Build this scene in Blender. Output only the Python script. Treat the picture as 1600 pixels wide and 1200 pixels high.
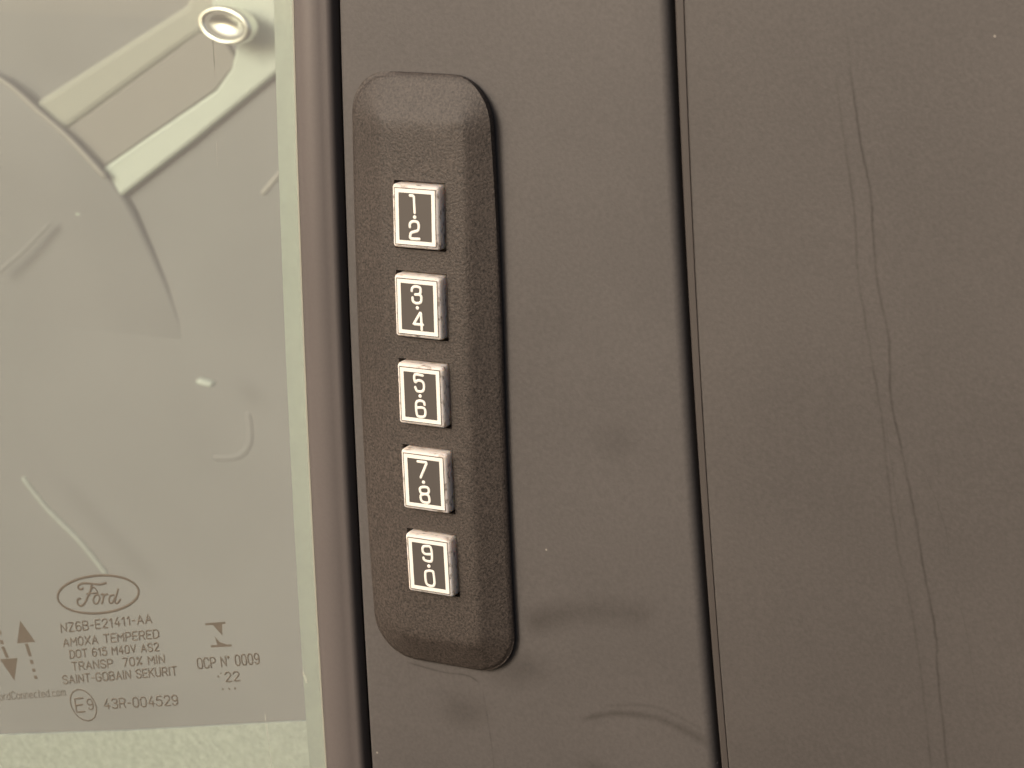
import bpy, bmesh, math, random
from mathutils import Vector, Matrix, Euler
from math import sin, cos, pi, radians
random.seed(7)
for o in list(bpy.data.objects): bpy.data.objects.remove(o)
SC = bpy.context.scene
C = SC.collection
MM = 0.001

# ------------------------------------------------------------------ camera
yaw, pit, rol, f_px = 0.4908039, 0.2689735, -0.0290296, 3895.52
d = Vector((-sin(yaw)*cos(pit), cos(yaw)*cos(pit), -sin(pit)))
r = Vector((cos(yaw), sin(yaw), 0)); up = r.cross(d)
r2 = cos(rol)*r + sin(rol)*up; u2 = -sin(rol)*r + cos(rol)*up
cd = bpy.data.cameras.new('camera'); cam = bpy.data.objects.new('camera', cd); C.objects.link(cam)
M = Matrix((r2, u2, -d)).transposed().to_4x4()
M.translation = Vector((234.276, -400.760, 129.686))*MM
cam.matrix_world = M
cd.sensor_width = 36; cd.lens = f_px/1600*36
cd.clip_start = 0.01; cd.clip_end = 20
cd.dof.use_dof = True; cd.dof.focus_distance = 0.495; cd.dof.aperture_fstop = 40
SC.camera = cam

# ------------------------------------------------------------------ world, sun, exposure
SUN_EL, SUN_AZ = radians(25), radians(-28)      # azimuth: from the camera side, to its left
w = bpy.data.worlds.new("World"); SC.world = w; w.use_nodes = True
nt = w.node_tree; nt.nodes.clear()
sky = nt.nodes.new('ShaderNodeTexSky'); sky.sky_type = 'NISHITA'; sky.sun_disc = False
sky.sun_elevation = SUN_EL; sky.sun_rotation = pi + SUN_AZ*-1 
sky.dust_density = 6.0; sky.air_density = 0.7; sky.ozone_density = 0.6
bg = nt.nodes.new('ShaderNodeBackground'); bg.inputs[1].default_value = 0.13
wo = nt.nodes.new('ShaderNodeOutputWorld')
tint = nt.nodes.new('ShaderNodeVectorMath'); tint.operation = 'MULTIPLY'; tint.inputs[1].default_value = (1.0, .955, .885)   # thin warm haze over the whole sky
nt.links.new(sky.outputs[0], tint.inputs[0]); nt.links.new(tint.outputs[0], bg.inputs[0]); nt.links.new(bg.outputs[0], wo.inputs[0])
sl = bpy.data.lights.new('sun', 'SUN'); sl.energy = 1.5; sl.angle = radians(24); sl.color = (1, .96, .90)
so = bpy.data.objects.new('sun', sl); C.objects.link(so)
sd = Vector((sin(SUN_AZ)*cos(SUN_EL), -cos(SUN_AZ)*cos(SUN_EL), sin(SUN_EL)))
so.rotation_euler = sd.to_track_quat('Z', 'Y').to_euler(); so.location = sd*2
SC.view_settings.view_transform = 'Standard'; SC.view_settings.look = 'None'
SC.view_settings.exposure = 0.20; SC.view_settings.gamma = 1

# ------------------------------------------------------------------ body curve: u across, s along the height, h out of the body (mm)
K = 0.001082564; R = 1/K
def W(u, s, h=0.0):
    t = s*K
    return Vector((u, -((R+h)*cos(t)-R), (R+h)*sin(t)))*MM
def poly(c): return lambda s: c[0]*s*s + c[1]*s + c[2]

# ------------------------------------------------------------------ materials
def mat(name, col, rough=.6, spec=.5, grain=None, bump=.1, gcol=0.0, blotch=0.0, specks=0.0, coat=0, metal=0, build=None, sss=0):
    m = bpy.data.materials.new(name); m.use_nodes = True
    n = m.node_tree; b = n.nodes['Principled BSDF']; L = n.links
    b.inputs['Roughness'].default_value = rough; b.inputs['Specular IOR Level'].default_value = spec
    b.inputs['Metallic'].default_value = metal; b.inputs['Coat Weight'].default_value = coat
    if sss: b.inputs['Subsurface Weight'].default_value = sss; b.inputs['Subsurface Scale'].default_value = .004; b.inputs['Subsurface Radius'].default_value = (1, .8, .6)
    tc = n.nodes.new('ShaderNodeTexCoord')
    cur = None
    def mul(cur, fac_socket, lo, hi):
        mr = n.nodes.new('ShaderNodeMapRange'); mr.inputs[3].default_value = lo; mr.inputs[4].default_value = hi
        mr.inputs[1].default_value = .3; mr.inputs[2].default_value = .7
        L.new(fac_socket, mr.inputs[0])
        mx = n.nodes.new('ShaderNodeVectorMath'); mx.operation = 'SCALE'
        L.new(cur, mx.inputs[0]); L.new(mr.outputs[0], mx.inputs[3]); return mx.outputs[0]
    rgb = n.nodes.new('ShaderNodeRGB'); rgb.outputs[0].default_value = (*col, 1); cur = rgb.outputs[0]
    if grain:
        no = n.nodes.new('ShaderNodeTexNoise'); no.inputs['Scale'].default_value = 1000/grain
        no.inputs['Detail'].default_value = 2.5; no.inputs['Roughness'].default_value = .6
        L.new(tc.outputs['Object'], no.inputs['Vector'])
        bp = n.nodes.new('ShaderNodeBump'); bp.inputs['Strength'].default_value = 1; bp.inputs['Distance'].default_value = bump*MM
        L.new(no.outputs[0], bp.inputs['Height']); L.new(bp.outputs[0], b.inputs['Normal'])
        if gcol: cur = mul(cur, no.outputs[0], 1-gcol, 1+gcol)
    if blotch:
        n2 = n.nodes.new('ShaderNodeTexNoise'); n2.inputs['Scale'].default_value = 28; n2.inputs['Detail'].default_value = 5
        L.new(tc.outputs['Object'], n2.inputs['Vector']); cur = mul(cur, n2.outputs[0], 1-blotch, 1+blotch)
    if specks:
        vo = n.nodes.new('ShaderNodeTexVoronoi'); vo.inputs['Scale'].default_value = 95
        L.new(tc.outputs['Object'], vo.inputs['Vector'])
        lt = n.nodes.new('ShaderNodeMath'); lt.operation = 'LESS_THAN'; L.new(vo.outputs['Distance'], lt.inputs[0]); lt.inputs[1].default_value = .022
        sp = n.nodes.new('ShaderNodeSeparateColor'); L.new(vo.outputs['Color'], sp.inputs[0])
        g = n.nodes.new('ShaderNodeMath'); g.operation = 'LESS_THAN'; L.new(sp.outputs[0], g.inputs[0]); g.inputs[1].default_value = .45
        mm_ = n.nodes.new('ShaderNodeMath'); mm_.operation = 'MULTIPLY'; L.new(lt.outputs[0], mm_.inputs[0]); L.new(g.outputs[0], mm_.inputs[1])
        m3 = n.nodes.new('ShaderNodeMath'); m3.operation = 'MULTIPLY'; L.new(mm_.outputs[0], m3.inputs[0]); m3.inputs[1].default_value = specks
        mx = n.nodes.new('ShaderNodeMix'); mx.data_type = 'RGBA'; L.new(m3.outputs[0], mx.inputs[0]); L.new(cur, mx.inputs[6])
        mx.inputs[7].default_value = (.55, .5, .43, 1); cur = mx.outputs[2]
    if build: cur = build(n, L, tc, b, cur)
    L.new(cur, b.inputs['Base Color'])
    return m

def grime(n, L, tc, b, cur):      # dark dirt caught on the sides of the key caps
    oi = n.nodes.new('ShaderNodeObjectInfo')
    ad = n.nodes.new('ShaderNodeVectorMath'); ad.operation = 'ADD'; L.new(tc.outputs['Object'], ad.inputs[0]); L.new(oi.outputs['Random'], ad.inputs[1])
    no = n.nodes.new('ShaderNodeTexNoise'); no.inputs['Scale'].default_value = 900; no.inputs['Detail'].default_value = 4
    mp = n.nodes.new('ShaderNodeMapping'); mp.inputs['Scale'].default_value = (.55, 1.6, .8)
    L.new(ad.outputs[0], mp.inputs[0]); L.new(mp.outputs[0], no.inputs['Vector'])
    rp = n.nodes.new('ShaderNodeMapRange'); rp.inputs[1].default_value = .53; rp.inputs[2].default_value = .70; rp.inputs[4].default_value = .85
    L.new(no.outputs[0], rp.inputs[0])
    mx = n.nodes.new('ShaderNodeMix'); mx.data_type = 'RGBA'; L.new(rp.outputs[0], mx.inputs[0]); L.new(cur, mx.inputs[6])
    mx.inputs[7].default_value = (.16, .12, .09, 1)
    return mx.outputs[2]

M_ = dict(
 panel = mat('moulded_satin_plastic', (.085, .078, .075), .60, .35, grain=.75, bump=.040, gcol=.09, blotch=.07, specks=.35),
 rear = mat('moulded_satin_plastic_rear', (.073, .066, .0625), .60, .35, grain=.75, bump=.045, gcol=.10, blotch=.08, specks=.35),
 housing = mat('grained_black_plastic', (.049, .0395, .034), .58, .45, grain=.44, bump=.11, gcol=.62, blotch=.12),
 black = mat('black_rubber', (.006, .005, .005), .8, .2),
 dark = mat('dark_foam', (.012, .010, .009), .9, .1),
 lip = mat('brown_grey_seal', (.060, .052, .048), .6, .3, blotch=.05),
 mould = mat('mauve_grey_moulding', (.120, .106, .102), .42, .4, grain=.6, bump=.004, gcol=.04, blotch=.05, specks=.5),
 cap = mat('cream_translucent_plastic', (.84, .74, .67), .4, .4, build=grime, sss=.6),
 white = mat('white_print', (.86, .84, .78), .5, .3),
 plate = mat('grey_key_face', (.090, .081, .075), .35, .4),
 strip = mat('pale_glass_border', (.55, .62, .62), .5, .3, grain=1.2, bump=.01, gcol=.05, blotch=.05),
 edge = mat('polished_glass_edge', (.50, .50, .42), .4, .5),
 ink = mat('etched_ink', (.13, .113, .092), .7, .2, grain=.5, bump=.001, gcol=.15),
 trimpale = mat('pale_grained_trim', (.76, .84, .84), .6, .3, grain=1.6, bump=.2, gcol=.14),
 back = mat('greige_trim', (.192, .205, .21), .8, .2, blotch=.05),
 seat = mat('warm_greige_vinyl', (.192, .205, .21), .7, .3, blotch=.05),
 piping = mat('pale_piping', (.29, .295, .28), .6, .3),
 plastic_pale = mat('pale_plastic', (.44, .51, .47), .6, .3),
 web = mat('grey_webbing', (.23, .235, .225), .8, .2),
 midpale = mat('mid_pale_plastic', (.30, .325, .29), .6, .3),
 chrome = mat('chrome', (.8, .83, .77), .3, .5, metal=1),
)
def decal_mat(name, col, amount, scale, lo=.35, hi=.65):
    m = bpy.data.materials.new(name); m.use_nodes = True; n = m.node_tree; L = n.links; b = n.nodes['Principled BSDF']
    b.inputs['Base Color'].default_value = (*col, 1); b.inputs['Roughness'].default_value = .7; b.inputs['Specular IOR Level'].default_value = .2
    at = n.nodes.new('ShaderNodeAttribute'); at.attribute_name = 'fade'
    tc = n.nodes.new('ShaderNodeTexCoord'); no = n.nodes.new('ShaderNodeTexNoise'); no.inputs['Scale'].default_value = scale; no.inputs['Detail'].default_value = 4
    L.new(tc.outputs['Object'], no.inputs['Vector'])
    mr = n.nodes.new('ShaderNodeMapRange'); mr.inputs[1].default_value = lo; mr.inputs[2].default_value = hi; mr.inputs[4].default_value = amount
    L.new(no.outputs[0], mr.inputs[0])
    mu = n.nodes.new('ShaderNodeMath'); mu.operation = 'MULTIPLY'; L.new(at.outputs['Fac'], mu.inputs[0]); L.new(mr.outputs[0], mu.inputs[1])
    L.new(mu.outputs[0], b.inputs['Alpha'])
    return m
M_['streak'] = decal_mat('dried_water_mark', (.02, .016, .013), .46, 160, .1, .8)
M_['smudge'] = decal_mat('greasy_smudge', (.032, .026, .019), .42, 60, .2, .75)
M_['scratch'] = decal_mat('pale_scratch', (.7, .7, .6), .8, 500)
M_['scuff_dark'] = decal_mat('dark_scuff', (.08, .08, .06), .8, 500)
# window glass: a green-tinted pane with a reflection and a dust film that also paints in washed-out reflection
g = bpy.data.materials.new('dusty_veiled_glass'); g.use_nodes = True; n = g.node_tree; n.nodes.clear(); L = n.links
out = n.nodes.new('ShaderNodeOutputMaterial'); tr = n.nodes.new('ShaderNodeBsdfTransparent'); tr.inputs[0].default_value = (.93, .95, .90, 1)
gl = n.nodes.new('ShaderNodeBsdfGlossy'); gl.inputs['Roughness'].default_value = .03
fr = n.nodes.new('ShaderNodeFresnel'); fr.inputs[0].default_value = 1.5
m1 = n.nodes.new('ShaderNodeMixShader'); L.new(fr.outputs[0], m1.inputs[0]); L.new(tr.outputs[0], m1.inputs[1]); L.new(gl.outputs[0], m1.inputs[2])
df = n.nodes.new('ShaderNodeBsdfDiffuse'); df.inputs[0].default_value = (.50, .50, .485, 1)
no = n.nodes.new('ShaderNodeTexNoise'); no.inputs['Scale'].default_value = 14; no.inputs['Detail'].default_value = 6
tc = n.nodes.new('ShaderNodeTexCoord'); L.new(tc.outputs['Object'], no.inputs['Vector'])
mr = n.nodes.new('ShaderNodeMapRange'); mr.inputs[1].default_value = .3; mr.inputs[2].default_value = .7; mr.inputs[3].default_value = .22; mr.inputs[4].default_value = .27
L.new(no.outputs[0], mr.inputs[0])
m2 = n.nodes.new('ShaderNodeMixShader'); L.new(mr.outputs[0], m2.inputs[0]); L.new(m1.outputs[0], m2.inputs[1]); L.new(df.outputs[0], m2.inputs[2])
L.new(m2.outputs[0], out.inputs[0]); M_['glass'] = g
gc = bpy.data.materials.new('clean_glass'); gc.use_nodes = True; n = gc.node_tree; n.nodes.clear(); L = n.links
out = n.nodes.new('ShaderNodeOutputMaterial'); tr = n.nodes.new('ShaderNodeBsdfTransparent'); tr.inputs[0].default_value = (.95, .97, .93, 1)
gl = n.nodes.new('ShaderNodeBsdfGlossy'); gl.inputs['Roughness'].default_value = .03
m1 = n.nodes.new('ShaderNodeMixShader'); m1.inputs[0].default_value = .04; L.new(tr.outputs[0], m1.inputs[1]); L.new(gl.outputs[0], m1.inputs[2]); L.new(m1.outputs[0], out.inputs[0])

# ------------------------------------------------------------------ helpers
def tag(o, label=None, cat=None, group=None, kind=None):
    if label: o['label'] = label
    if cat: o['category'] = cat
    if group: o['group'] = group
    if kind: o['kind'] = kind
    return o
def empty(name, loc, label, cat, group=None):
    o = bpy.data.objects.new(name, None); C.objects.link(o); o.location = loc; o.empty_display_size = .01
    return tag(o, label, cat, group)
def mesh(name, verts, faces, m, parent=None, smooth=True, fade=None, label=None, loc=None, rot=None, normals=True):
    me = bpy.data.meshes.new(name); me.from_pydata([tuple(v) for v in verts], [], faces)
    if normals:
        bm = bmesh.new(); bm.from_mesh(me); bmesh.ops.recalc_face_normals(bm, faces=bm.faces); bm.to_mesh(me); bm.free()
    if smooth: me.polygons.foreach_set('use_smooth', [True]*len(me.polygons))
    if fade:
        a = me.attributes.new('fade', 'FLOAT', 'POINT'); a.data.foreach_set('value', fade)
    me.materials.append(m)
    return link(name, me, parent, label, loc, rot)
def link(name, me, parent=None, label=None, loc=None, rot=None):
    o = bpy.data.objects.new(name, me); C.objects.link(o)
    if parent is not None: o.parent = parent
    if loc is not None:
        o.location = loc
    elif parent is not None and parent.type == 'EMPTY':
        o.location = -parent.location
    if rot is not None: o.rotation_euler = rot
    if label: o['label'] = label
    return o
def srange(a, b, n): return [a+(b-a)*i/n for i in range(n+1)]
def loft(name, prof, m, parent, s0=-112, s1=100, n=48, smooth=True, closed=True, label=None):
    """prof(s) -> list of (u, h); swept along the height of the body"""
    V = []; F = []
    S = srange(s0, s1, n); k = len(prof(0))
    for s in S: V += [W(u, s, h) for u, h in prof(s)]
    for i in range(n):
        for j in range(k if closed else k-1):
            a = i*k+j; b = i*k+(j+1) % k
            F.append((a, b, b+k, a+k))
    if closed: F += [tuple(range(k)), tuple(n*k+j for j in range(k))]
    o = mesh(name, V, F, m, parent, smooth, label=label)
    if smooth: o.data.set_sharp_from_angle(angle=radians(40))
    return o
def rounded(u0, u1, h, t, ra, rb, n=5, crown=0.0):
    """cross-section: top at h, thickness t, rounded upper corners ra (at u0) and rb (at u1)"""
    P = [(u0, h-t)]
    for i in range(n+1):
        a = pi/2*i/n; P.append((u0+ra-ra*cos(a), h-ra+ra*sin(a)))
    m = 8
    for i in range(1, m):
        x = i/m; P.append((u0+ra+(u1-rb-u0-ra)*x, h+crown*4*x*(1-x)))
    for i in range(n+1):
        a = pi/2*(1-i/n); P.append((u1-rb+rb*cos(a), h-rb+rb*sin(a)))
    P.append((u1, h-t))
    return P
def prism(name, pts, h0, h1, m, parent=None, bevel=0, label=None, dish=None):
    V = [W(u, s, h1) for u, s in pts] + [W(u, s, h0) for u, s in pts]; k = len(pts)
    F = [tuple(range(k)), tuple(reversed(range(k, 2*k)))] + [(i, (i+1) % k, (i+1) % k+k, i+k) for i in range(k)]
    o = mesh(name, V, F, m, parent, False, label=label)
    if bevel:
        b = o.modifiers.new('bevel', 'BEVEL'); b.width = bevel*MM; b.segments = 4; b.limit_method = 'ANGLE'
        o.data.polygons.foreach_set('use_smooth', [True]*len(o.data.polygons)); o.data.set_sharp_from_angle(angle=radians(60))
    return o
def smooth_path(P, closed=False, sub=5):
    if len(P) < 3: return P
    out = []; n = len(P); Q = [Vector(p) for p in P]
    rng = range(n if closed else n-1)
    for i in rng:
        p0 = Q[(i-1) % n] if closed else Q[max(i-1, 0)]; p1 = Q[i]; p2 = Q[(i+1) % n]
        p3 = Q[(i+2) % n] if closed else Q[min(i+2, n-1)]
        for k in range(sub):
            t = k/sub
            out.append(.5*((2*p1)+(p2-p0)*t+(2*p0-5*p1+4*p2-p3)*t*t+(3*p1-p0-3*p2+p3)*t**3))
    if not closed: out.append(Q[-1])
    return out
def stroke(P, w, hgt, base, tow, closed=False, sub=5, ns=8):
    """a raised printed line: flattened tube with round ends. tow(u, s, h) -> vector. returns verts, faces"""
    P = smooth_path([Vector((p[0], p[1])) for p in P], closed, sub)
    n = len(P); V = []; F = []
    rings = []
    T = []
    for i in range(n):
        a = P[(i-1) % n] if closed else P[max(i-1, 0)]; b = P[(i+1) % n] if closed else P[min(i+1, n-1)]
        t = (b-a).normalized(); T.append(t)
    def ring(p, t, ww, hh):
        nn = Vector((-t.y, t.x)); i0 = len(V)
        for j in range(ns):
            a = 2*pi*j/ns; q = p+nn*(ww/2*cos(a)); V.append(tow(q.x, q.y, base+hh*sin(a)))
        rings.append(i0)
    if not closed:
        for a in (80, 55, 25): ring(P[0]-T[0]*(w/2*sin(radians(a))), T[0], w*cos(radians(a)), hgt*(.4+.6*cos(radians(a))))
    for i in range(n): ring(P[i], T[i], w, hgt)
    if not closed:
        for a in (25, 55, 80): ring(P[-1]+T[-1]*(w/2*sin(radians(a))), T[-1], w*cos(radians(a)), hgt*(.4+.6*cos(radians(a))))
    k = len(rings)
    for i in range(k if closed else k-1):
        a = rings[i]; b = rings[(i+1) % k]
        for j in range(ns): F.append((a+j, a+(j+1) % ns, b+(j+1) % ns, b+j))
    if not closed: F += [tuple(rings[0]+j for j in range(ns)), tuple(rings[-1]+j for j in range(ns))]
    return V, F
def join(parts):
    V = []; F = []
    for v, f in parts:
        o = len(V); V += v; F += [tuple(i+o for i in q) for q in f]
    return V, F
def ribbon(name, P, wid, m, parent, h, strength=1.0, ends=True, label=None, jag=0.0):
    """a stain lying on a surface: fades out across its width and at its ends"""
    P = smooth_path([Vector(p) for p in P], sub=8); n = len(P); V = []; F = []; fd = []
    for i, p in enumerate(P):
        a = P[max(i-1, 0)]; b = P[min(i+1, n-1)]; t = (b-a).normalized(); nn = Vector((-t.y, t.x))
        x = i/(n-1); ww = wid(x) if callable(wid) else wid
        e = min(1, x/.12, (1-x)/.12) if ends else 1
        jx = random.uniform(-jag, jag)
        for k in range(5):
            y = (k-2)/2; q = p+nn*(y*ww/2+jx); V.append(W(q.x, q.y, h)); fd.append((1-abs(y))*e*strength)
    for i in range(n-1):
        for k in range(4): a = i*5+k; F.append((a, a+1, a+6, a+5))
    return mesh(name, V, F, m, parent, fade=fd, label=label, normals=False)
def blot(name, c, a, b, m, parent, h, strength=1.0, ang=0, label=None):
    V = [W(c[0], c[1], h)]; fd = [strength]; F = []; N = 28; RR = (.35, .7, 1)
    for k, rr in enumerate(RR):
        for j in range(N):
            t = 2*pi*j/N; x = a*rr*cos(t)*(1+.12*sin(3*t+c[0])); y = b*rr*sin(t)*(1+.1*sin(2*t+c[1]))
            x, y = x*cos(ang)-y*sin(ang), x*sin(ang)+y*cos(ang)
            V.append(W(c[0]+x, c[1]+y, h)); fd.append((.75, .35, 0)[k]*strength)
    for j in range(N): F.append((0, 1+j, 1+(j+1) % N))
    for k in range(2):
        for j in range(N): F.append((1+k*N+j, 1+k*N+(j+1) % N, 1+(k+1)*N+(j+1) % N, 1+(k+1)*N+j))
    return mesh(name, V, F, m, parent, fade=fd, label=label, normals=False)

# ------------------------------------------------------------------ edges measured on the car (u as a curve of s)
COV_L = poly((-.000203, .0056, -19.98)); COV_R = poly((-7.8e-5, -.0569, 53.58))
LIP_L = poly((-7.1e-5, -.0561, 54.3)); REAR_L = poly((-4.8e-5, -.0543, 56.34))
MLD_R = poly((-.000201, .0063, -22.14)); MLD_L = poly((-.000204, .0111, -30.95)); STR_L = poly((-.000191, .0108, -37.41))
HB = -6.3        # body skin height

# ------------------------------------------------------------------ front door
door = empty('front_door', W(-30, -100, -10), 'front car door with dusty, washed-out window pane, brown moulding and matte grey-brown pillar cover', 'car door')
loft('pillar_cover', lambda s: rounded(COV_L(s)+.25, COV_R(s)+.15, HB, 3.2, 1.3, 1.9), M_['panel'], door)
cover = door.children[0]
loft('window_moulding', lambda s: rounded(MLD_L(s)+.1, MLD_R(s)-.15, HB-1.0, 5, .35, 1.5, crown=.9), M_['mould'], door)
loft('gap_seal', lambda s: [(MLD_R(s)-2, HB-7), (MLD_R(s)-2, HB-4.5), (COV_L(s)+2, HB-4.5), (COV_L(s)+2, HB-7)], M_['black'], door, smooth=False)
loft('glass_border', lambda s: [(STR_L(s), -10.7), (STR_L(s), -10.4), (MLD_L(s)-.0, -10.4), (MLD_L(s)-.0, -10.7)], M_['strip'], door, smooth=False)
pane = loft('window_pane', lambda s: [(-150, -10.2), (-150, -7.4), (MLD_L(s)-.25, -7.4), (MLD_L(s)-.25, -10.2)], M_['glass'], door, s0=-130, s1=110, smooth=False)
loft('pane_edge', lambda s: [(MLD_L(s)-.24, -10.2), (MLD_L(s)-.24, -7.35), (MLD_L(s)+.02, -7.5), (MLD_L(s)+.02, -10.2)], M_['edge'], door, smooth=False)
pane.data.materials.append(gc)
for p_ in pane.data.polygons:
    hh = [Vector((0, v.y-R*MM, v.z)).length-R*MM for v in [pane.data.vertices[i].co for i in p_.vertices]]
    p_.material_index = 0 if min(hh) > -7.6*MM else 1
trim = prism('inner_sill_trim', [(-150, -160), (-150, -107.9), (-133, -104), (-91, -94.9), (-40.1, -82.9), (-20, -78.5), (-20, -160)], -14.7, -14, M_['trimpale'], door, bevel=.15)

# stains on the pillar cover
hs = HB+.03
def cs(*a, **k): return ribbon(*a, **k)
ribbon('smudge', [(17, -48), (24, -44.6), (30, -42.6), (37.2, -41.5), (46, -41.6)], 8, M_['smudge'], cover, hs, .75)
ribbon('smudge', [(28, -66.6), (36, -63.7), (44.5, -62.9), (51, -64.5), (56.6, -66.8)], lambda x: 1.6+1.6*x, M_['smudge'], cover, hs, .95)
ribbon('smudge', [(34, -62.3), (44, -60.6), (50, -61.9), (55, -63.9)], 1.2, M_['smudge'], cover, hs+.02, .5)
ribbon('smudge', [(-11, -60.2), (-2.4, -61.1), (3.5, -60.9), (6.3, -62.2)], .7, M_['smudge'], cover, hs, 1.1)
blot('smudge', (16.2, -57.6), 9.5, 4.6, M_['smudge'], cover, hs, .7, .35)
blot('smudge', (2.0, -69), 7.5, 6, M_['smudge'], cover, hs, .42)
blot('smudge', (38.5, -6.5), 5.5, 5.0, M_['smudge'], cover, hs, .4)
blot('smudge', (31.5, -77), 5, 3, M_['smudge'], cover, hs, .7)
ribbon('water_streak', [(6.8, -63), (7.4, -68), (8.0, -75), (8.2, -84)], .5, M_['streak'], cover, hs+.03, .45, jag=.06)
ribbon('water_streak', [(8.7, -72.5), (9.3, -74.6)], .5, M_['streak'], cover, hs+.04, .5)

# ------------------------------------------------------------------ printing on the pane
hp = -7.4+.02
TXT = [("NZ6B-E21411-AA", -100.38, -68.46, 26.03, 2.05, 14.2, .57), ("AM0XA TEMPERED", -100.32, -71.91, 27.42, 1.91, 13.6, .57),
 ("DOT 615 M40V AS2", -98.88, -74.55, 25.46, 1.82, 13.5, .51), ("TRANSP  70% MIN", -98.72, -77.55, 26.53, 1.88, 13.4, .48),
 ("SAINT-GOBAIN SEKURIT", -101.82, -81.48, 32.77, 1.96, 13.6, .49), ("FordConnected.com", -122.75, -89.45, 21.66, 1.88, 13.4, .5),
 ("43R-004529", -91.19, -85.89, 20.96, 2.3, 12.8, .6), ("OCP N\u00b0 0009", -64.09, -71.29, 16.69, 2.34, 13.7, .49),
 ("22", -57.16, -73.23, 3.74, 2.11, 13.4, .43), ("E", -99.3, -88.25, 2.4, 3.3, 15, .9), ("9", -95.75, -86.9, 1.5, 2.5, 13.4, .4)]
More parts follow.
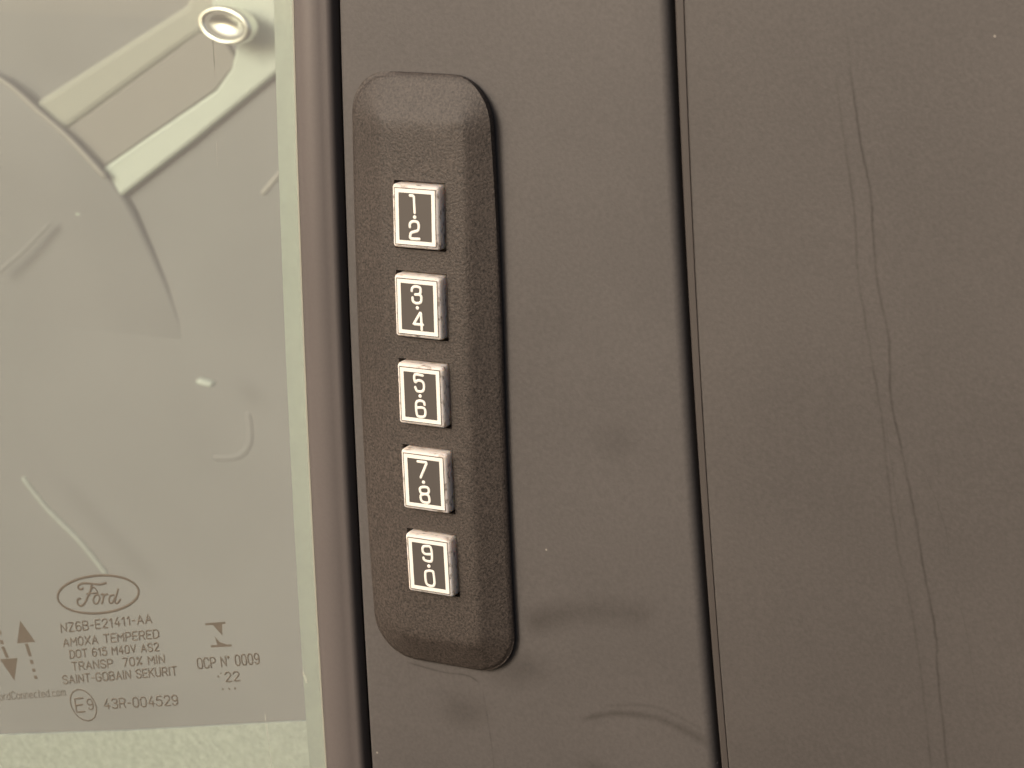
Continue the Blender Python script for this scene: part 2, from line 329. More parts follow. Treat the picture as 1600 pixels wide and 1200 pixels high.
GL = {   # single-stroke letters on a 4 x 6 field: (advance, [polylines])
 'A': (4, ['0,0 2,6 4,0', '.7,2 3.3,2']), 'B': (3.8, ['0,0 0,6 2.4,6 3.4,5.3 3.4,3.9 2.4,3.2 0,3.2', '2.4,3.2 3.7,2.4 3.7,.8 2.5,0 0,0']),
 'C': (3.6, ['3.6,4.6 2.9,6 .9,6 0,4.9 0,1.1 .9,0 2.9,0 3.6,1.4']), 'D': (3.8, ['0,0 0,6 2.2,6 3.8,4.6 3.8,1.4 2.2,0 0,0']),
 'E': (3.3, ['3.3,6 0,6 0,0 3.3,0', '0,3.1 2.8,3.1']), 'F': (3.3, ['3.3,6 0,6 0,0', '0,3.1 2.7,3.1']),
 'G': (3.8, ['3.7,4.7 2.9,6 .9,6 0,4.9 0,1.1 .9,0 2.8,0 3.8,1 3.8,2.8 2.2,2.8']), 'I': (.4, ['.2,0 .2,6']),
 'K': (3.6, ['0,0 0,6', '3.5,6 .1,2.5', '1.3,3.6 3.6,0']), 'M': (4.2, ['0,0 0,6 2.1,2.4 4.2,6 4.2,0']), 'N': (3.8, ['0,0 0,6 3.8,0 3.8,6']),
 'O': (3.8, ['1,0 0,1.2 0,4.8 1,6 2.8,6 3.8,4.8 3.8,1.2 2.8,0 1,0']), 'P': (3.6, ['0,0 0,6 2.5,6 3.6,5.2 3.6,3.5 2.5,2.7 0,2.7']),
 'R': (3.7, ['0,0 0,6 2.5,6 3.6,5.2 3.6,3.6 2.5,2.8 0,2.8', '2.2,2.8 3.7,0']), 'S': (3.6, ['3.5,4.8 2.8,6 .9,6 0,5.1 0,4 .8,3.3 2.8,2.8 3.6,2 3.6,.9 2.7,0 .8,0 0,1.2']),
 'T': (3.8, ['0,6 3.8,6', '1.9,6 1.9,0']), 'U': (3.7, ['0,6 0,1.2 .9,0 2.8,0 3.7,1.2 3.7,6']), 'V': (3.9, ['0,6 1.95,0 3.9,6']), 'X': (3.8, ['0,0 3.8,6', '0,6 3.8,0']), 'Z': (3.7, ['0,6 3.7,6 0,0 3.7,0']),
 '0': (3.4, ['.9,0 0,1.2 0,4.8 .9,6 2.5,6 3.4,4.8 3.4,1.2 2.5,0 .9,0']), '1': (2, ['.2,4.6 1.6,6 1.6,0']), '2': (3.4, ['0,4.7 .8,6 2.6,6 3.4,5 3.4,3.8 0,0 3.5,0']),
 '3': (3.4, ['0,5 .8,6 2.6,6 3.4,5.2 3.4,4 2.5,3.2 1.3,3.2', '2.5,3.2 3.5,2.3 3.5,.9 2.6,0 .8,0 0,1']), '4': (3.6, ['2.4,6 0,1.7 3.6,1.7', '2.7,3.4 2.7,0']),
 '5': (3.4, ['3.2,6 .4,6 .2,3.3 1.1,3.8 2.5,3.8 3.4,2.9 3.4,1 2.5,0 .8,0 0,1']), '6': (3.4, ['3.2,5.2 2.4,6 1,6 0,4.8 0,1.1 .9,0 2.5,0 3.4,1.1 3.4,2.4 2.5,3.4 .9,3.4 0,2.6']),
 '7': (3.4, ['0,6 3.4,6 1.1,0']), '8': (3.4, ['.9,3.2 .1,4 .1,5.2 .9,6 2.5,6 3.3,5.2 3.3,4 2.5,3.2 .9,3.2 0,2.3 0,.9 .9,0 2.5,0 3.4,.9 3.4,2.3 2.5,3.2']),
 '9': (3.4, ['.3,.9 1,0 2.4,0 3.4,1.2 3.4,4.9 2.5,6 .9,6 0,4.9 0,3.7 .9,2.7 2.5,2.7 3.4,3.5']), '-': (2, ['.2,2.7 1.8,2.7']), '.': (.3, ['.1,0 .2,0']),
 '%': (4, ['.2,0 3.8,6', '.3,5.1 1,5.8 1.6,5.1 1,4.4 .3,5.1', '2.4,.9 3.1,1.6 3.8,.9 3.1,.2 2.4,.9']), '\u00b0': (1.2, ['0,5.3 .6,6 1.2,5.3 .6,4.6 0,5.3']), ' ': (1.6, []),
 'o': (2.8, ['.8,0 0,.9 0,3.1 .8,4 2,4 2.8,3.1 2.8,.9 2,0 .8,0']), 'r': (1.8, ['0,0 0,4', '0,2.8 .9,4 1.8,4']), 'd': (2.8, ['2.8,6 2.8,0', '2.8,1 2,0 .8,0 0,.9 0,3.1 .8,4 2,4 2.8,3']),
 'n': (2.6, ['0,0 0,4', '0,2.9 .9,4 1.9,4 2.6,3.1 2.6,0']), 'e': (2.7, ['0,2.1 2.7,2.1 2.7,3.1 2,4 .8,4 0,3.1 0,.9 .8,0 2,0 2.6,.6']), 'c': (2.5, ['2.5,3.4 1.9,4 .8,4 0,3.1 0,.9 .8,0 1.9,0 2.5,.6']),
 't': (1.6, ['.6,5.6 .6,.7 1.1,0 1.6,0', '0,4 1.6,4']), 'm': (4, ['0,0 0,4', '0,3 .7,4 1.4,4 2,3.2 2,0', '2,3 2.7,4 3.4,4 4,3.2 4,0'])}
def text_on_glass(t, u0, s0, wd, ch, ang, sh):
    a = radians(ang); e = Vector((cos(a), sin(a))); nn = Vector((-sin(a), cos(a)))
    gap = 1.55; tot = sum(GL[c][0]+gap for c in t)-gap; kx = wd/tot; x = 0; parts = []
    for c in t:
        for pl in GL[c][1]:
            P = []
            for pr in pl.split():
                X, Y = map(float, pr.split(',')); Y /= 6
                q = e*((x+X)*kx+sh*Y)+nn*(ch*Y); P.append((u0+q.x, s0+q.y))
            Q = []
            for i in range(len(P)):       # keep the strokes straight between corners
                Q.append(P[i])
                if i < len(P)-1:
                    A_, B_ = Vector(P[i]), Vector(P[i+1]); Q += [tuple(A_.lerp(B_, .3)), tuple(A_.lerp(B_, .7))]
            parts.append(stroke(Q, .22 if 'Ford' in t else (.36 if ch < 3 else .46), .03, hp-.012, W, sub=1, ns=6))
        x += GL[c][0]+gap
    V, F = join(parts)
    mesh('printed_line', V, F, M_['ink'], pane, label='printed line reading "%s"' % t if 'Ford' not in t else 'printed web address')
for a in TXT: text_on_glass(*a)
def flat(name, pts, lab=None):
    V = [W(u, s, hp) for u, s in pts]; return mesh(name, V, [tuple(range(len(V)))], M_['ink'], pane, False, label=lab)
def seg(a, b, w_):
    a = Vector(a); b = Vector(b); t = (b-a).normalized(); nn = Vector((1, .2)).normalized()*w_/2
    return [a+nn, b+nn, b-nn, a-nn]
# oval badge outline with the script word in it
oc = Vector((-88.95, -57.45)); e1 = Vector((11.25, 2.3)); e2 = Vector((.62, 4.62))
ov = [oc+e1*cos(t)+e2*sin(t) for t in [2*pi*i/48 for i in range(48)]]
INK = .04
def inkstroke(name, lst, lab=None):
    V, F = join([stroke(p, w_, .05, hp-.02, W, closed=c, sub=4) for p, w_, c in lst]); return mesh(name, V, F, M_['ink'], pane, label=lab)
inkstroke('printed_oval', [([tuple(p) for p in ov], .60, True)], 'oval outline around the script name')
SCR = [([(-92.84, -56.54), (-93.47, -56.95), (-94.12, -56.72), (-93.9, -55.93), (-92.3, -55.25), (-89.84, -55.05), (-88.02, -54.9), (-86.32, -54.3)], .42),
 ([(-90.28, -55.27), (-90.85, -56.79), (-91.92, -58.7), (-93.0, -60.32), (-94.08, -61.0), (-94.85, -60.5), (-94.6, -59.5), (-93.9, -59.2)], .42),
 ([(-91.98, -57.75), (-90.29, -57.35), (-88.82, -57.03)], .3), ([(-90.34, -56.23), (-89.7, -55.8), (-88.82, -57.03)], .3),
 ([(-89.25, -57.51), (-89.94, -58.09), (-90.37, -59.12), (-90.02, -59.85), (-89.13, -59.45), (-88.5, -58.28), (-88.7, -57.6), (-89.25, -57.51)], .36),
 ([(-87.91, -57.3), (-87.32, -57.2), (-87.6, -58.4), (-88.1, -59.5)], .38), ([(-87.64, -58.12), (-86.89, -57.2), (-86.22, -57.0)], .36),
 ([(-84.51, -56.95), (-85.36, -57.14), (-86.0, -58.19), (-85.82, -59.05), (-85.09, -58.73), (-84.42, -57.63)], .36),
 ([(-83.19, -55.32), (-83.91, -57.02), (-84.45, -58.37), (-84.0, -58.88), (-82.9, -57.72)], .38)]
inkstroke('printed_script_name', [(p, w_*1.3, False) for p, w_ in SCR], 'script name inside the oval')
ec = Vector((-97.1, -86.04))
inkstroke('printed_circle', [([tuple(ec+Vector((3.55, .35))*cos(t)+Vector((-.35, 3.85))*sin(t)+Vector((.3*cos(t)*0, 0))) for t in [2*pi*i/32 for i in range(32)]], .36, True)], 'circle around the approval mark')
for tri, dash, lab in (([(-111.78, -67.3), (-113.6, -73.3), (-108.2, -72.05)], [((-110.9, -72.9), (-110.3, -75.99)), ((-110.2, -76.88), (-110.05, -77.87)), ((-109.95, -79.02), (-109.8, -79.83)), ((-109.7, -80.72), (-109.55, -81.58))], 'printed arrow pointing up'),
                       ([(-115.98, -83.1), (-119.3, -78.23), (-114.1, -77.03)], [((-117.95, -74.81), (-117.0, -77.5)), ((-118.1, -73.15), (-117.9, -74.22)), ((-118.2, -70.9), (-118.1, -71.78))], 'printed arrow pointing down')):
    V = [W(*p, hp) for p in tri]; F = [(0, 1, 2)]
    for a, b in dash:
        k = len(V); V += [W(q.x, q.y, hp+.005) for q in seg(a, b, .95)]; F.append((k, k+1, k+2, k+3))
    mesh('printed_arrow', V, F, M_['ink'], pane, False, label=lab)
flat('printed_mark', seg((-60.9, -60.2), (-55.6, -59.0), .1) and [(-60.9, -59.95), (-55.6, -58.75), (-55.6, -59.25), (-60.9, -60.45)], 'upper half of the wing-shaped maker mark')
flat('printed_mark', [(-59.0, -60.0), (-56.5, -59.45), (-56.75, -62.2)])
flat('printed_mark', [(-60.1, -65.0), (-54.6, -63.9), (-54.6, -64.4), (-60.1, -65.55)], 'lower half of the wing-shaped maker mark')
flat('printed_mark', [(-58.85, -62.6), (-58.3, -64.68), (-55.8, -64.12), (-57.6, -63.9)])
for c, rr in (((-58.17, -75.21), .27), ((-56.51, -74.85), .27), ((-54.92, -74.46), .27), ((-58.98, -72.33), .27), ((-58.21, -71.41), .2)):
    flat('printed_dot', [(c[0]+rr*cos(2*pi*i/10), c[1]+rr*sin(2*pi*i/10)) for i in range(10)])
# fine scratches and scuffs on the pane
for P, wd, st, mk in [([(-50.2, 66.5), (-50.0, 62.5), (-49.9, 58.8)], .30, .9, 'scuff_dark'), ([(-49.2, 63), (-49.1, 59.5)], .2, .7, 'scuff_dark'), ([(-59.5, 75), (-59.3, 72.5)], .25, .7, 'scuff_dark'),
                      ([(-47.9, -78.5), (-47.85, -83), (-47.7, -88), (-47.9, -94)], .22, .9, 'scratch'), ([(-50, 50), (-50, 43), (-49.8, 40)], .15, .6, 'scratch'),
                      ([(-36.6, -66), (-36.9, -67.6), (-36.5, -69), (-36.2, -70)], .9, .9, 'scratch'), ([(-36.8, -60.5), (-36.3, -61.8)], .4, .7, 'scratch'),
                      ([(-34.8, -71), (-34.0, -73)], .4, .6, 'scratch'), ([(-37.4, 5), (-37.5, 2)], .25, .6, 'scratch')]:
    ribbon('scratch', P, wd, M_[mk], pane, hp+.02, st, jag=.05)

# ------------------------------------------------------------------ rear door
rear = empty('rear_door', W(90, -100, -10), 'rear car door pillar panel in matte grey-brown with fine dried water streaks', 'car door')
rp = loft('pillar_panel', lambda s: rounded(REAR_L(s), 175, HB-.15, 3.5, .7, 1.0), M_['rear'], rear)
loft('edge_trim', lambda s: rounded(LIP_L(s)+.25, REAR_L(s)-.16, HB-.75, 4, .7, .12), M_['lip'], rear)
loft('trim_backing', lambda s: [(LIP_L(s)+.9, HB-5), (LIP_L(s)+.9, HB-4), (REAR_L(s)+2, HB-4), (REAR_L(s)+2, HB-5)], M_['black'], rear, smooth=False)
hr = HB-.15+.03
S1 = [(82.6, 76), (84.1, 64.8), (86.3, 53.1), (88.3, 44.7), (88.9, 38), (89.9, 28.8), (92.2, 18.6), (92.9, 8), (95.4, -3.6), (97.7, -14.3), (99.4, -23.9), (101.5, -34.8), (102.2, -44.8), (103.9, -62.8), (104.5, -72)]
S2 = [(80.4, 70), (83, 54.6), (85.3, 42.3), (86.3, 30.8), (88.7, 17), (90.9, 5.4), (92.2, -4), (93.9, -17.2), (95.6, -25.7), (98.1, -37.9), (100.9, -63.4), (101, -72)]
ribbon('water_streak', S1, .85, M_['streak'], rp, hr, .75, jag=.10)
ribbon('water_streak', S2, .8, M_['streak'], rp, hr+.01, .5, jag=.14)
ribbon('water_streak', [(99.4, -5.6), (101.9, -11.3), (103.7, -17.1), (103.7, -20.8)], .35, M_['streak'], rp, hr+.02, .5, jag=.1)
ribbon('water_streak', [(106.2, -29.7), (107.7, -36.3), (110, -51.2)], .35, M_['streak'], rp, hr+.02, .25, jag=.1)
ribbon('water_streak', [(92.0, 4), (93.3, -6), (95.2, -18)], .4, M_['streak'], rp, hr+.03, .3, jag=.15)
ribbon('water_streak', [(100.5, 3), (101.5, -2), (102, -6)], .8, M_['streak'], rp, hr+.03, .2, jag=.3)

# dark body structure behind the seam
bf = loft('body_frame', lambda s: [(COV_R(s)-6, -15), (COV_R(s)-6, -12.5), (REAR_L(s)+6, -12.5), (REAR_L(s)+6, -15)], M_['black'], None, smooth=False)
tag(bf, 'black body recess seen deep inside the narrow seam between the two doors', 'body frame')

# ------------------------------------------------------------------ keypad
pad = empty('keypad', W(0, -57, HB), 'raised black grained keypad with five cream numbered buttons stuck on the pillar', 'keypad')
HP = -1.8; P0, P1 = -8.6, 9.4; Q0, Q1 = -51.5, 52.5
BS = [35, 17.5, 0, -17.5, -35]; HW, HH = 5.62, 6.60
us = sorted(set([P0, P1, -HW, HW] + [-8.0, -7.2, -6.3, 6.3, 7.2, 8.0, 8.7] + srange(-HW, HW, 8)))
sb = [Q0, Q1]
edges = [Q0]
for b in reversed(BS): edges += [b-HH, b+HH]
edges.append(Q1)
for a, b in zip(edges[:-1], edges[1:]): sb += srange(a, b, max(2, int((b-a)/1.3)))
ss = sorted(set(round(x, 5) for x in sb)); us = sorted(set(round(x, 5) for x in us))
V = []; F = []; idx = {}
def gi(i, j):
    if (i, j) not in idx: idx[(i, j)] = len(V); V.append(W(us[i], ss[j], HP))
    return idx[(i, j)]
def inhole(u, s): return abs(u) < HW and any(abs(s-b) < HH for b in BS)
for i in range(len(us)-1):
    for j in range(len(ss)-1):
        if not inhole((us[i]+us[i+1])/2, (ss[j]+ss[j+1])/2): F.append((gi(i, j), gi(i+1, j), gi(i+1, j+1), gi(i, j+1)))
nu, ns_ = len(us), len(ss)
loop = [(i, 0) for i in range(nu-1)] + [(nu-1, j) for j in range(ns_-1)] + [(i, ns_-1) for i in range(nu-1, 0, -1)] + [(0, j) for j in range(ns_-1, 0, -1)]
OU0, OU1, OS0, OS1 = -16.6, 15.5, -58.6, 61.9
def outer(u, s, ins=0.0):
    x, y = outline(u, s, ins)
    if x > 0 and y > 5: x *= 1-.09*min(1.15, (y-5)/48)**2
    return x, y
def outline(u, s, ins=0.0):
    a, b = OU0+ins, OU1-ins; c, e = OS0+ins, OS1-ins
    RL, RT, RB = 8.0-ins, 9.3-ins, 9.0-ins
    def side(t, lo, hi, r0, r1):     # t in 0..1 along the side, returns (kind, value)
        Ls = (hi-r1)-(lo+r0); q0 = r0*pi/4; q1 = r1*pi/4; x = t*(q0+Ls+q1)
        if x < q0: return ('a', pi/4*(1-x/q0))
        if x > q0+Ls: return ('b', pi/4*((x-q0-Ls)/q1))
        return ('m', lo+r0+x-q0)
    if s in (ss[0], ss[-1]):
        top = s == ss[-1]; r0, r1 = (RL, RT) if top else (RB, RB)
        k, v = side((u-P0)/(P1-P0), a, b, r0, r1); sg = 1 if top else -1; y0 = e if top else c
        if k == 'm': return v, y0
        if k == 'a': return a+r0-r0*sin(v), y0-sg*r0*(1-cos(v))
        return b-r1+r1*sin(v), y0-sg*r1*(1-cos(v))
    right = u == us[-1]; x0 = b if right else a; sg = 1 if right else -1
    RU = RT if right else RL; RD = RB; k, v = side((s-Q0)/(Q1-Q0), c, e, RD, RU)
    if k == 'm': return x0, v
    if k == 'a': return x0-sg*RD*(1-cos(v)), c+RD-RD*sin(v)
    return x0-sg*RU*(1-cos(v)), e-RU+RU*sin(v)
prof = [(.05, -1.82), (.11, -1.92), (.18, -2.09), (.27, -2.36), (.4, -2.78), (.55, -3.27), (.7, -3.77), (.83, -4.22), (.92, -4.56), (.965, -4.80), (.99, -5.02), (1.0, -5.3), (1.0, -5.98), (.985, -6.0), (.9, -6.0)]
prev = [gi(i, j) for i, j in loop]; N = len(loop); prevk = 0
def height(u, s):
    """crown of the housing: flat top, soft shoulder, slope down to the rounded rectangle outline"""
    rr = 9.5; cx = (OU0+OU1)/2; cy = (OS0+OS1)/2
    qx = abs(u-cx)-((OU1-OU0)/2-rr); qy = abs(s-cy)-((OS1-OS0)/2-rr)
    ex, ey = max(qx, 0), max(qy, 0); L_ = math.hypot(ex, ey)
    if L_ > 0: nx, ny = ex/L_, ey/L_; dist = rr-L_
    else: nx, ny = (1, 0) if qx > qy else (0, 1); dist = rr-max(qx, qy)
    wx = 6.1 if u > cx else 8.2; wy = 9.4 if s > cy else 7.0
    wd = nx*nx*wx+ny*ny*wy
    k = min(1.0, 1-dist/wd); be = 15.5
    g = math.log(1+math.exp(min(be*(k-.03), 30)))/be-math.log(1+math.exp(-be*1.0))/be
    g = max(0, g-.004)
    return HP-3.0*g-.35*max(0, (k-.9)/.1)**2
for (i, j), q in idx.items(): V[q] = W(us[i], ss[j], height(us[i], ss[j]))
for k in (.06, .13, .2, .28, .36, .45, .54, .63, .72, .8, .87, .93, .97, .99, 1.0, 1.0, .985, .9):
    cur = []
    for (i, j) in loop:
        u, s = us[i], ss[j]; ou, os_ = outer(u, s); x, y = u+(ou-u)*k, s+(os_-s)*k
        if prevk < 1.0: h = height(x, y)
        else: h = -5.55 if k == 1.0 else -5.57
        cur.append(len(V)); V.append(W(x, y, h))
    prevk = k
    for q in range(N): F.append((prev[q], prev[(q+1) % N], cur[(q+1) % N], cur[q]))
    prev = cur
# walls of the button pockets
for b in BS:
    ring = [(u, b-HH) for u in us if -HW <= u < HW] + [(HW, s) for s in ss if b-HH-1e-4 <= s < b+HH-1e-4] + [(u, b+HH) for u in reversed(us) if -HW < u <= HW] + [(-HW, s) for s in reversed(ss) if b-HH+1e-4 < s <= b+HH+1e-4]
    A = []; B_ = []
    for u, s in ring:
        i = min(range(nu), key=lambda q: abs(us[q]-u)); j = min(range(ns_), key=lambda q: abs(ss[q]-s))
        A.append(gi(i, j)); B_.append(len(V)); V.append(W(us[i], ss[j], HP-2.2))
    for q in range(len(ring)): F.append((A[q], A[(q+1) % len(A)], B_[(q+1) % len(A)], B_[q]))
    F.append(tuple(B_))
hs_ = mesh('housing', V, F, M_['housing'], pad, True); hs_.data.set_sharp_from_angle(angle=radians(50))
# foam tape that sticks it down
tp = [outer(us[i], ss[j], 1.6) for i, j in loop]
prism('mounting_tape', tp, HB+.01, -5.56, M_['dark'], pad)

def rrect(w_, h_, rad, n=4):
    P = []
    for cx, cy, a0 in ((w_/2-rad, h_/2-rad, 0), (-w_/2+rad, h_/2-rad, 90), (-w_/2+rad, -h_/2+rad, 180), (w_/2-rad, -h_/2+rad, 270)):
        for i in range(n+1): a = radians(a0+90*i/n); P.append((cx+rad*cos(a), cy+rad*sin(a)))
    return P
def loc(u, s, h): return Vector((u, -h, s))*MM
FW, FH = 9.05, 11.03
V = []; F = []; rings = []
for g_, h, rd in ((1.25, -3.9, .55), (1.25, -.95, .55), (1.15, -.6, .5), (.92, -.3, .42), (.6, -.1, .32), (.22, -.02, .2), (.02, 0, .12)):
    ring = rrect(FW+g_, FH+g_, rd+.1); rings.append(len(V)); V += [loc(x, y, h) for x, y in ring]; nr = len(ring)
for a, b in zip(rings[:-1], rings[1:]):
    for q in range(nr): F.append((a+q, a+(q+1) % nr, b+(q+1) % nr, b+q))
F += [tuple(rings[-1]+q for q in range(nr))]
capo = mesh('button', V, F, M_['cap'], pad, True, loc=(0, 0, 0)); capme = capo.data; bpy.data.objects.remove(capo)
def slab(ring_out, h1, m, ring_in=None, h0=None):
    n_ = len(ring_out); V = [loc(x, y, h1) for x, y in ring_out]
    h0 = h1-.03 if h0 is None else h0
    if ring_in:
        V += [loc(x, y, h1) for x, y in ring_in] + [loc(x, y, h0) for x, y in ring_out] + [loc(x, y, h0) for x, y in ring_in]
        F = []
        for q in range(n_):
            r_ = (q+1) % n_
            F += [(q, r_, n_+r_, n_+q), (q, r_, 2*n_+r_, 2*n_+q), (n_+q, n_+r_, 3*n_+r_, 3*n_+q)]
    else:
        V += [loc(x, y, h0) for x, y in ring_out]
        F = [tuple(range(n_)), tuple(range(2*n_-1, n_-1, -1))] + [(q, (q+1) % n_, n_+(q+1) % n_, n_+q) for q in range(n_)]
    o = mesh('x', V, F, m, None, False); me = o.data; bpy.data.objects.remove(o); return me
plate_me = slab(rrect(FW, FH, .08, 2), .03, M_['plate']); plate_me.name = 'face_plate'
frame_me = slab(rrect(FW-.34, FH-.34, .06, 2), .06, M_['white'], rrect(FW-1.9, FH-1.85, .05, 2), .03); frame_me.name = 'printed_frame'
DIG = [
( [[(-1.04, 4.11), (-0.45, 4.14), (-0.2, 3.9), (-0.08, 0.89)]] , (-0.1, 0.02) , [[(-1.21, -1.92), (-1.15, -1.31), (-0.77, -0.92), (-0.16, -0.81), (0.44, -0.89), (0.73, -1.31), (0.72, -2.04), (0.48, -2.53), (-0.21, -2.78), (-0.85, -2.99), (-1.08, -3.38), (-1.06, -4.12), (0.79, -4.12)]], ('1', '2') ),
( [[(-1.13, 3.18), (-1.0, 3.73), (-0.49, 4.05), (0.2, 4.08), (0.73, 3.88), (0.82, 3.35), (0.74, 2.87), (0.38, 2.6), (-0.38, 2.51)], [(0.38, 2.58), (0.88, 2.34), (0.95, 1.73), (0.78, 1.11), (0.1, 0.84), (-0.51, 0.89), (-0.93, 1.23), (-0.99, 1.84)]] , (-0.01, -0.08) , [[(1.1, -3.3), (-0.88, -3.3), (0.6, -1.01), (0.76, -1.15), (0.84, -4.27)]], ('3', '4') ),
( [[(0.65, 4.11), (-1.07, 4.1), (-1.07, 2.66), (-0.47, 3.0), (0.22, 3.02), (0.72, 2.74), (0.88, 2.2), (0.81, 1.36), (0.44, 0.93), (-0.26, 0.83), (-0.79, 0.98), (-1.06, 1.61)]] , (-0.06, -0.07) , [[(0.87, -1.7), (0.73, -1.22), (0.28, -1.03), (-0.49, -1.09), (-0.94, -1.47), (-1.04, -2.18), (-0.99, -3.57), (-0.71, -4.17), (0.13, -4.26), (0.76, -4.05), (0.97, -3.5), (0.94, -2.8), (0.6, -2.42), (-0.09, -2.38), (-0.87, -2.52)]], ('5', '6') ),
( [[(-1.24, 4.04), (0.66, 4.06), (0.69, 3.78), (-0.73, 0.84)]] , (-0.15, -0.1) , [[(-0.08, -1.06), (0.69, -1.12), (0.95, -1.56), (0.88, -2.07), (0.47, -2.45), (-0.32, -2.54), (-0.85, -2.36), (-1.06, -1.81), (-0.87, -1.32)], [(-0.16, -2.56), (0.61, -2.6), (0.93, -3.07), (0.98, -3.78), (0.68, -4.22), (-0.1, -4.27), (-0.72, -4.07), (-0.97, -3.52), (-0.84, -2.86)]], ('7', '8') ),
( [[(0.85, 2.57), (-0.5, 2.38), (-1.1, 2.73), (-1.19, 3.38), (-0.95, 3.92), (-0.23, 4.1), (0.48, 4.1), (0.76, 3.72), (0.85, 3.15), (0.87, 2.13), (0.77, 1.24), (0.35, 0.93), (-0.43, 0.95), (-0.97, 1.14), (-1.1, 1.53)]] , (0.02, -0.08) , [[(0.07, -1.06), (0.86, -1.12), (1.01, -1.76), (1.1, -3.41), (0.82, -4.12), (0.02, -4.27), (-0.6, -4.03), (-0.87, -3.4), (-0.9, -1.93), (-0.73, -1.35)]], ('9', '0') )]
CLOSED = {(3, 2, 0), (3, 2, 1), (4, 2, 0)}
POLYL = {(0, 0, 0), (1, 2, 0), (3, 0, 0)}        # strokes with straight runs
def digit(name, strokes, key, parent, lab):
    parts = []
    for q, p in enumerate(strokes):
        cl = (key[0], key[1], q) in CLOSED
        if (key[0], key[1], q) in POLYL:
            pp = []
            for a, b in zip(p[:-1], p[1:]):
                a_ = Vector(a); b_ = Vector(b); Ln = (b_-a_).length
                pp += [tuple(a_.lerp(b_, min(.12/Ln, .4))), tuple(a_.lerp(b_, 1-min(.12/Ln, .4)))]
            pp[0] = p[0]; pp[-1] = p[-1]; p = pp
        parts.append(stroke(p, .57, .05, .035, loc, closed=cl, sub=4))
    V, F = join(parts); o = mesh(name, V, F, M_['white'], parent, True, label=lab, loc=(0, 0, 0)); return o
for i, (a, dt, b, nm) in enumerate(DIG):
    s = BS[i]; th = s*K
    bt = link('button', capme, pad, label='cream button printed with %s above %s' % nm, loc=W(0, s, 0)-pad.location, rot=(-th, 0, 0))
    link('face_plate', plate_me, bt, loc=(0, 0, 0)); link('printed_frame', frame_me, bt, loc=(0, 0, 0))
    digit('printed_digit', a, (i, 0), bt, 'white digit '+nm[0]); digit('printed_digit', b, (i, 2), bt, 'white digit '+nm[1])
    V = [loc(dt[0], dt[1], .085)]; nq = 14
    for rr, h in ((.28, .08), (.38, .05), (.38, .031)): V += [loc(dt[0]+rr*cos(2*pi*q/nq), dt[1]+rr*sin(2*pi*q/nq), h) for q in range(nq)]
    F = [(0, 1+q, 1+(q+1) % nq) for q in range(nq)]
    for k in (0, 1): F += [(1+k*nq+q, 1+k*nq+(q+1) % nq, 1+(k+1)*nq+(q+1) % nq, 1+(k+1)*nq+q) for q in range(nq)]
    mesh('printed_dot', V, F, M_['white'], bt, True, loc=(0, 0, 0))

# ------------------------------------------------------------------ inside the car, out of focus behind the pane
bk = loft('cabin_trim', lambda s: [(-620, -262), (-620, -250), (-60, -250), (-60, -262)], M_['back'], None, s0=-520, s1=260, n=70)
tag(bk, 'plain greige cabin panel filling the blurred background behind the window', 'cabin trim')
seat = empty('seat', W(-300, -250, -250), 'blurred greige seat shell with a curved pale edge at the left of the window', 'seat')
arc = [(-337.5, 36.0), (-312.9, 22.9), (-297.4, 16.8), (-282.7, 3.2), (-270.7, -8.5), (-259.1, -22.9), (-251.5, -39.1), (-246.3, -56.4), (-241.5, -74.5), (-238.2, -91.6), (-236.6, -115.2)]
rows = arc+[(-237, -130), (-240, -150), (-246, -180), (-262, -230), (-285, -290), (-310, -340)]
V = []; F = []
for i, (u, q) in enumerate(rows):
    h = -244-8.0*min(1, max(0, (i-3)/8.5))      # the shell sinks into the trim towards its foot
    for x, dh in ((0, -7), (0, -1.6), (-.5, -.5), (-1.6, 0), (-40, 0), (-120, 0), (-300, 0)): V.append(W(u+x, q, h+dh))
for i in range(len(rows)-1):
    for k in range(6): F.append((i*7+k, i*7+k+1, i*7+k+8, i*7+k+7))
mesh('seat_shell', V, F, M_['seat'], seat)
V, F = stroke(arc[1:-5], 2.2, .9, -244.4, W, sub=4); mesh('edge_piping', V, F, M_['piping'], seat)
belt = empty('seat_belt', W(-199, 47, -250), 'blurred grey belt strap running down-left from a round chrome-rimmed anchor', 'seat belt')
prism('strap', [(-293.2, -19.0), (-276.1, -4.9), (-228.8, 34.8), (-216.2, 46.8), (-206.7, 29.7), (-215.8, 16.9), (-263.6, -22.1), (-281.6, -37.1)], -252, -248, M_['web'], belt, bevel=.8)
kc = Vector((-203.7, 46.5))
def ringuv(ra, rb, h, ang=radians(-18), N=36): return [W(kc.x+ra*cos(t)*cos(ang)-rb*sin(t)*sin(ang), kc.y+ra*cos(t)*sin(ang)+rb*sin(t)*cos(ang), h) for t in [2*pi*i/N for i in range(N)]]
def lathe(name, rs, m, parent):
    V = []; F = []
    for ra, rb, h in rs: V += ringuv(ra, rb, h)
    for k in range(len(rs)-1):
        for q in range(36): F.append((k*36+q, k*36+(q+1) % 36, (k+1)*36+(q+1) % 36, (k+1)*36+q))
    F.append(tuple(range(36))); F.append(tuple((len(rs)-1)*36+q for q in range(36)))
    return mesh(name, V, F, m, parent)
lathe('anchor_body', [(8.4, 6.2, -243), (8.4, 6.2, -237.5), (7, 4.8, -237), (5.5, 3.5, -239)], M_['web'], belt)
lathe('anchor_rim', [(8.8, 6.6, -243), (9.9, 7.6, -241), (10, 7.7, -238), (9.2, 6.9, -236), (8.0, 5.8, -236.5), (7.4, 5.3, -238)], M_['chrome'], belt)
pt = empty('cabin_pillar_trim', W(-200, 20, -250), 'x', 'x')
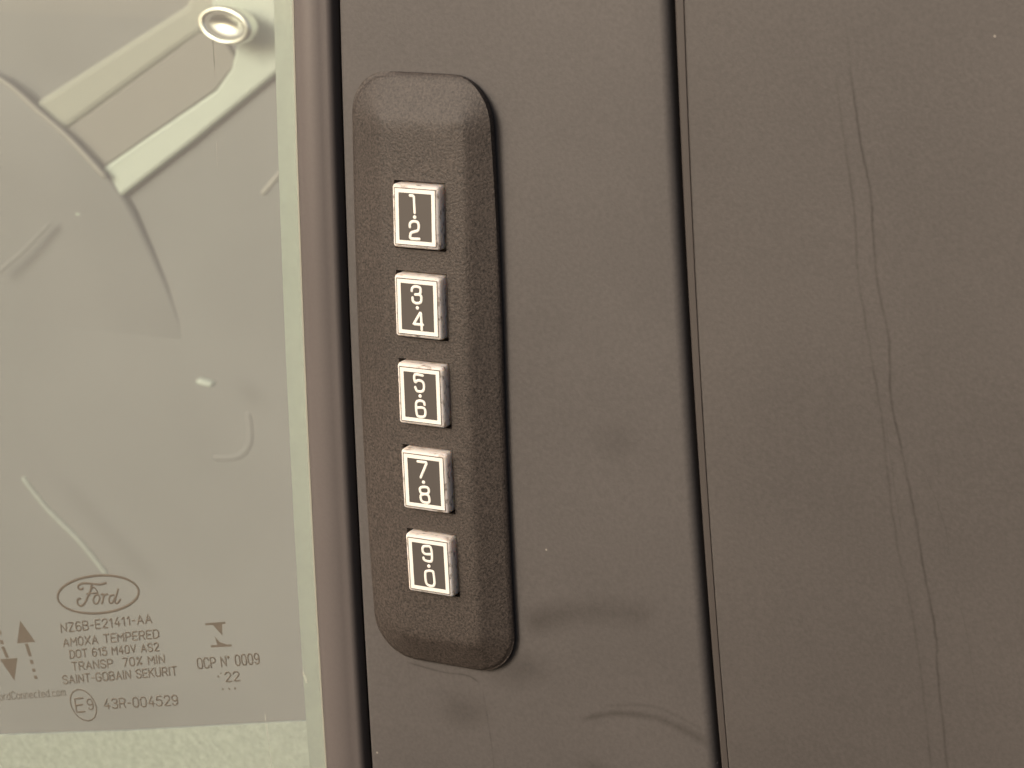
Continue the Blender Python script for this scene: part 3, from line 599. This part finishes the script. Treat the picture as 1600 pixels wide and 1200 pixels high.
prism('trim_face', [(-273.8, -45.8), (-254.8, -33.2), (-225.1, -6.2), (-192.4, 25.3), (-152.2, 58.9), (-142.2, 118.9), (-197.2, 118.9), (-200.8, 71.5), (-216.6, 54.7), (-206.2, 39.0), (-208.9, 26.9), (-215.2, 17.1), (-262.9, -21.7), (-280.8, -36.7)], -262, -247, M_['plastic_pale'], pt, bevel=1.6)
prism('trim_ridge', [(-292.4, -18.8), (-275.3, -4.8), (-228.1, 34.6), (-214.0, 45.4), (-202.0, 58.4), (-199.0, 88.4), (-218.0, 88.4), (-225.1, 53.4), (-284.2, 9.7), (-301.9, -4.4)], -262, -247.2, M_['midpale'], pt, bevel=2.5)
tag(pt, 'bright pale pillar trim behind the belt strap, top right of the window', 'pillar trim')
def small(name, P, w_, hgt, base, m, lab, cat):
    V, F = stroke(P, w_, hgt, base, W, sub=5); o = mesh(name, V, F, m); tag(o, lab, cat); return o
small('cable', [(-305.2, -171.6), (-297.5, -186.2), (-287.6, -199.8), (-281.5, -210.7), (-278.6, -217.2)], 1.5, .9, -236, M_['plastic_pale'], 'thin curved wire, its shine painted by pale colour, above the oval mark on the pane', 'wire')  # pale matte plastic stands in for the shine of a chrome wire
small('glint_pin', [(-223, -109.9), (-219.1, -110.6)], 2.6, 2.0, -236, M_['plastic_pale'], 'small pale pin, its glint painted by colour, in the middle of the window', 'pin')  # the glint is only a pale matte colour on this piece
small('grab_loop', [(-216.5, -133.1), (-217.3, -146.0), (-223.0, -155.0), (-232.4, -157.6)], 2.6, .3, -249.95, M_['seat'], 'faint curved loop handle low in the window behind the pane', 'handle')
small('fold_glint', [(-200.9, -27.1), (-193.3, -16.6)], 2.2, .45, -249.9, M_['piping'], 'short pale clip painted for a fold catching light, beside the right edge of the window', 'glint')  # highlight on a fold, built as a pale raised strip
small('edge_cord', [(-307.7, -72.9), (-295.6, -61.2), (-283.6, -47.5)], 1.6, .2, -244, M_['seat'], 'thin straight pale cord slanting across the left edge of the window', 'cord')
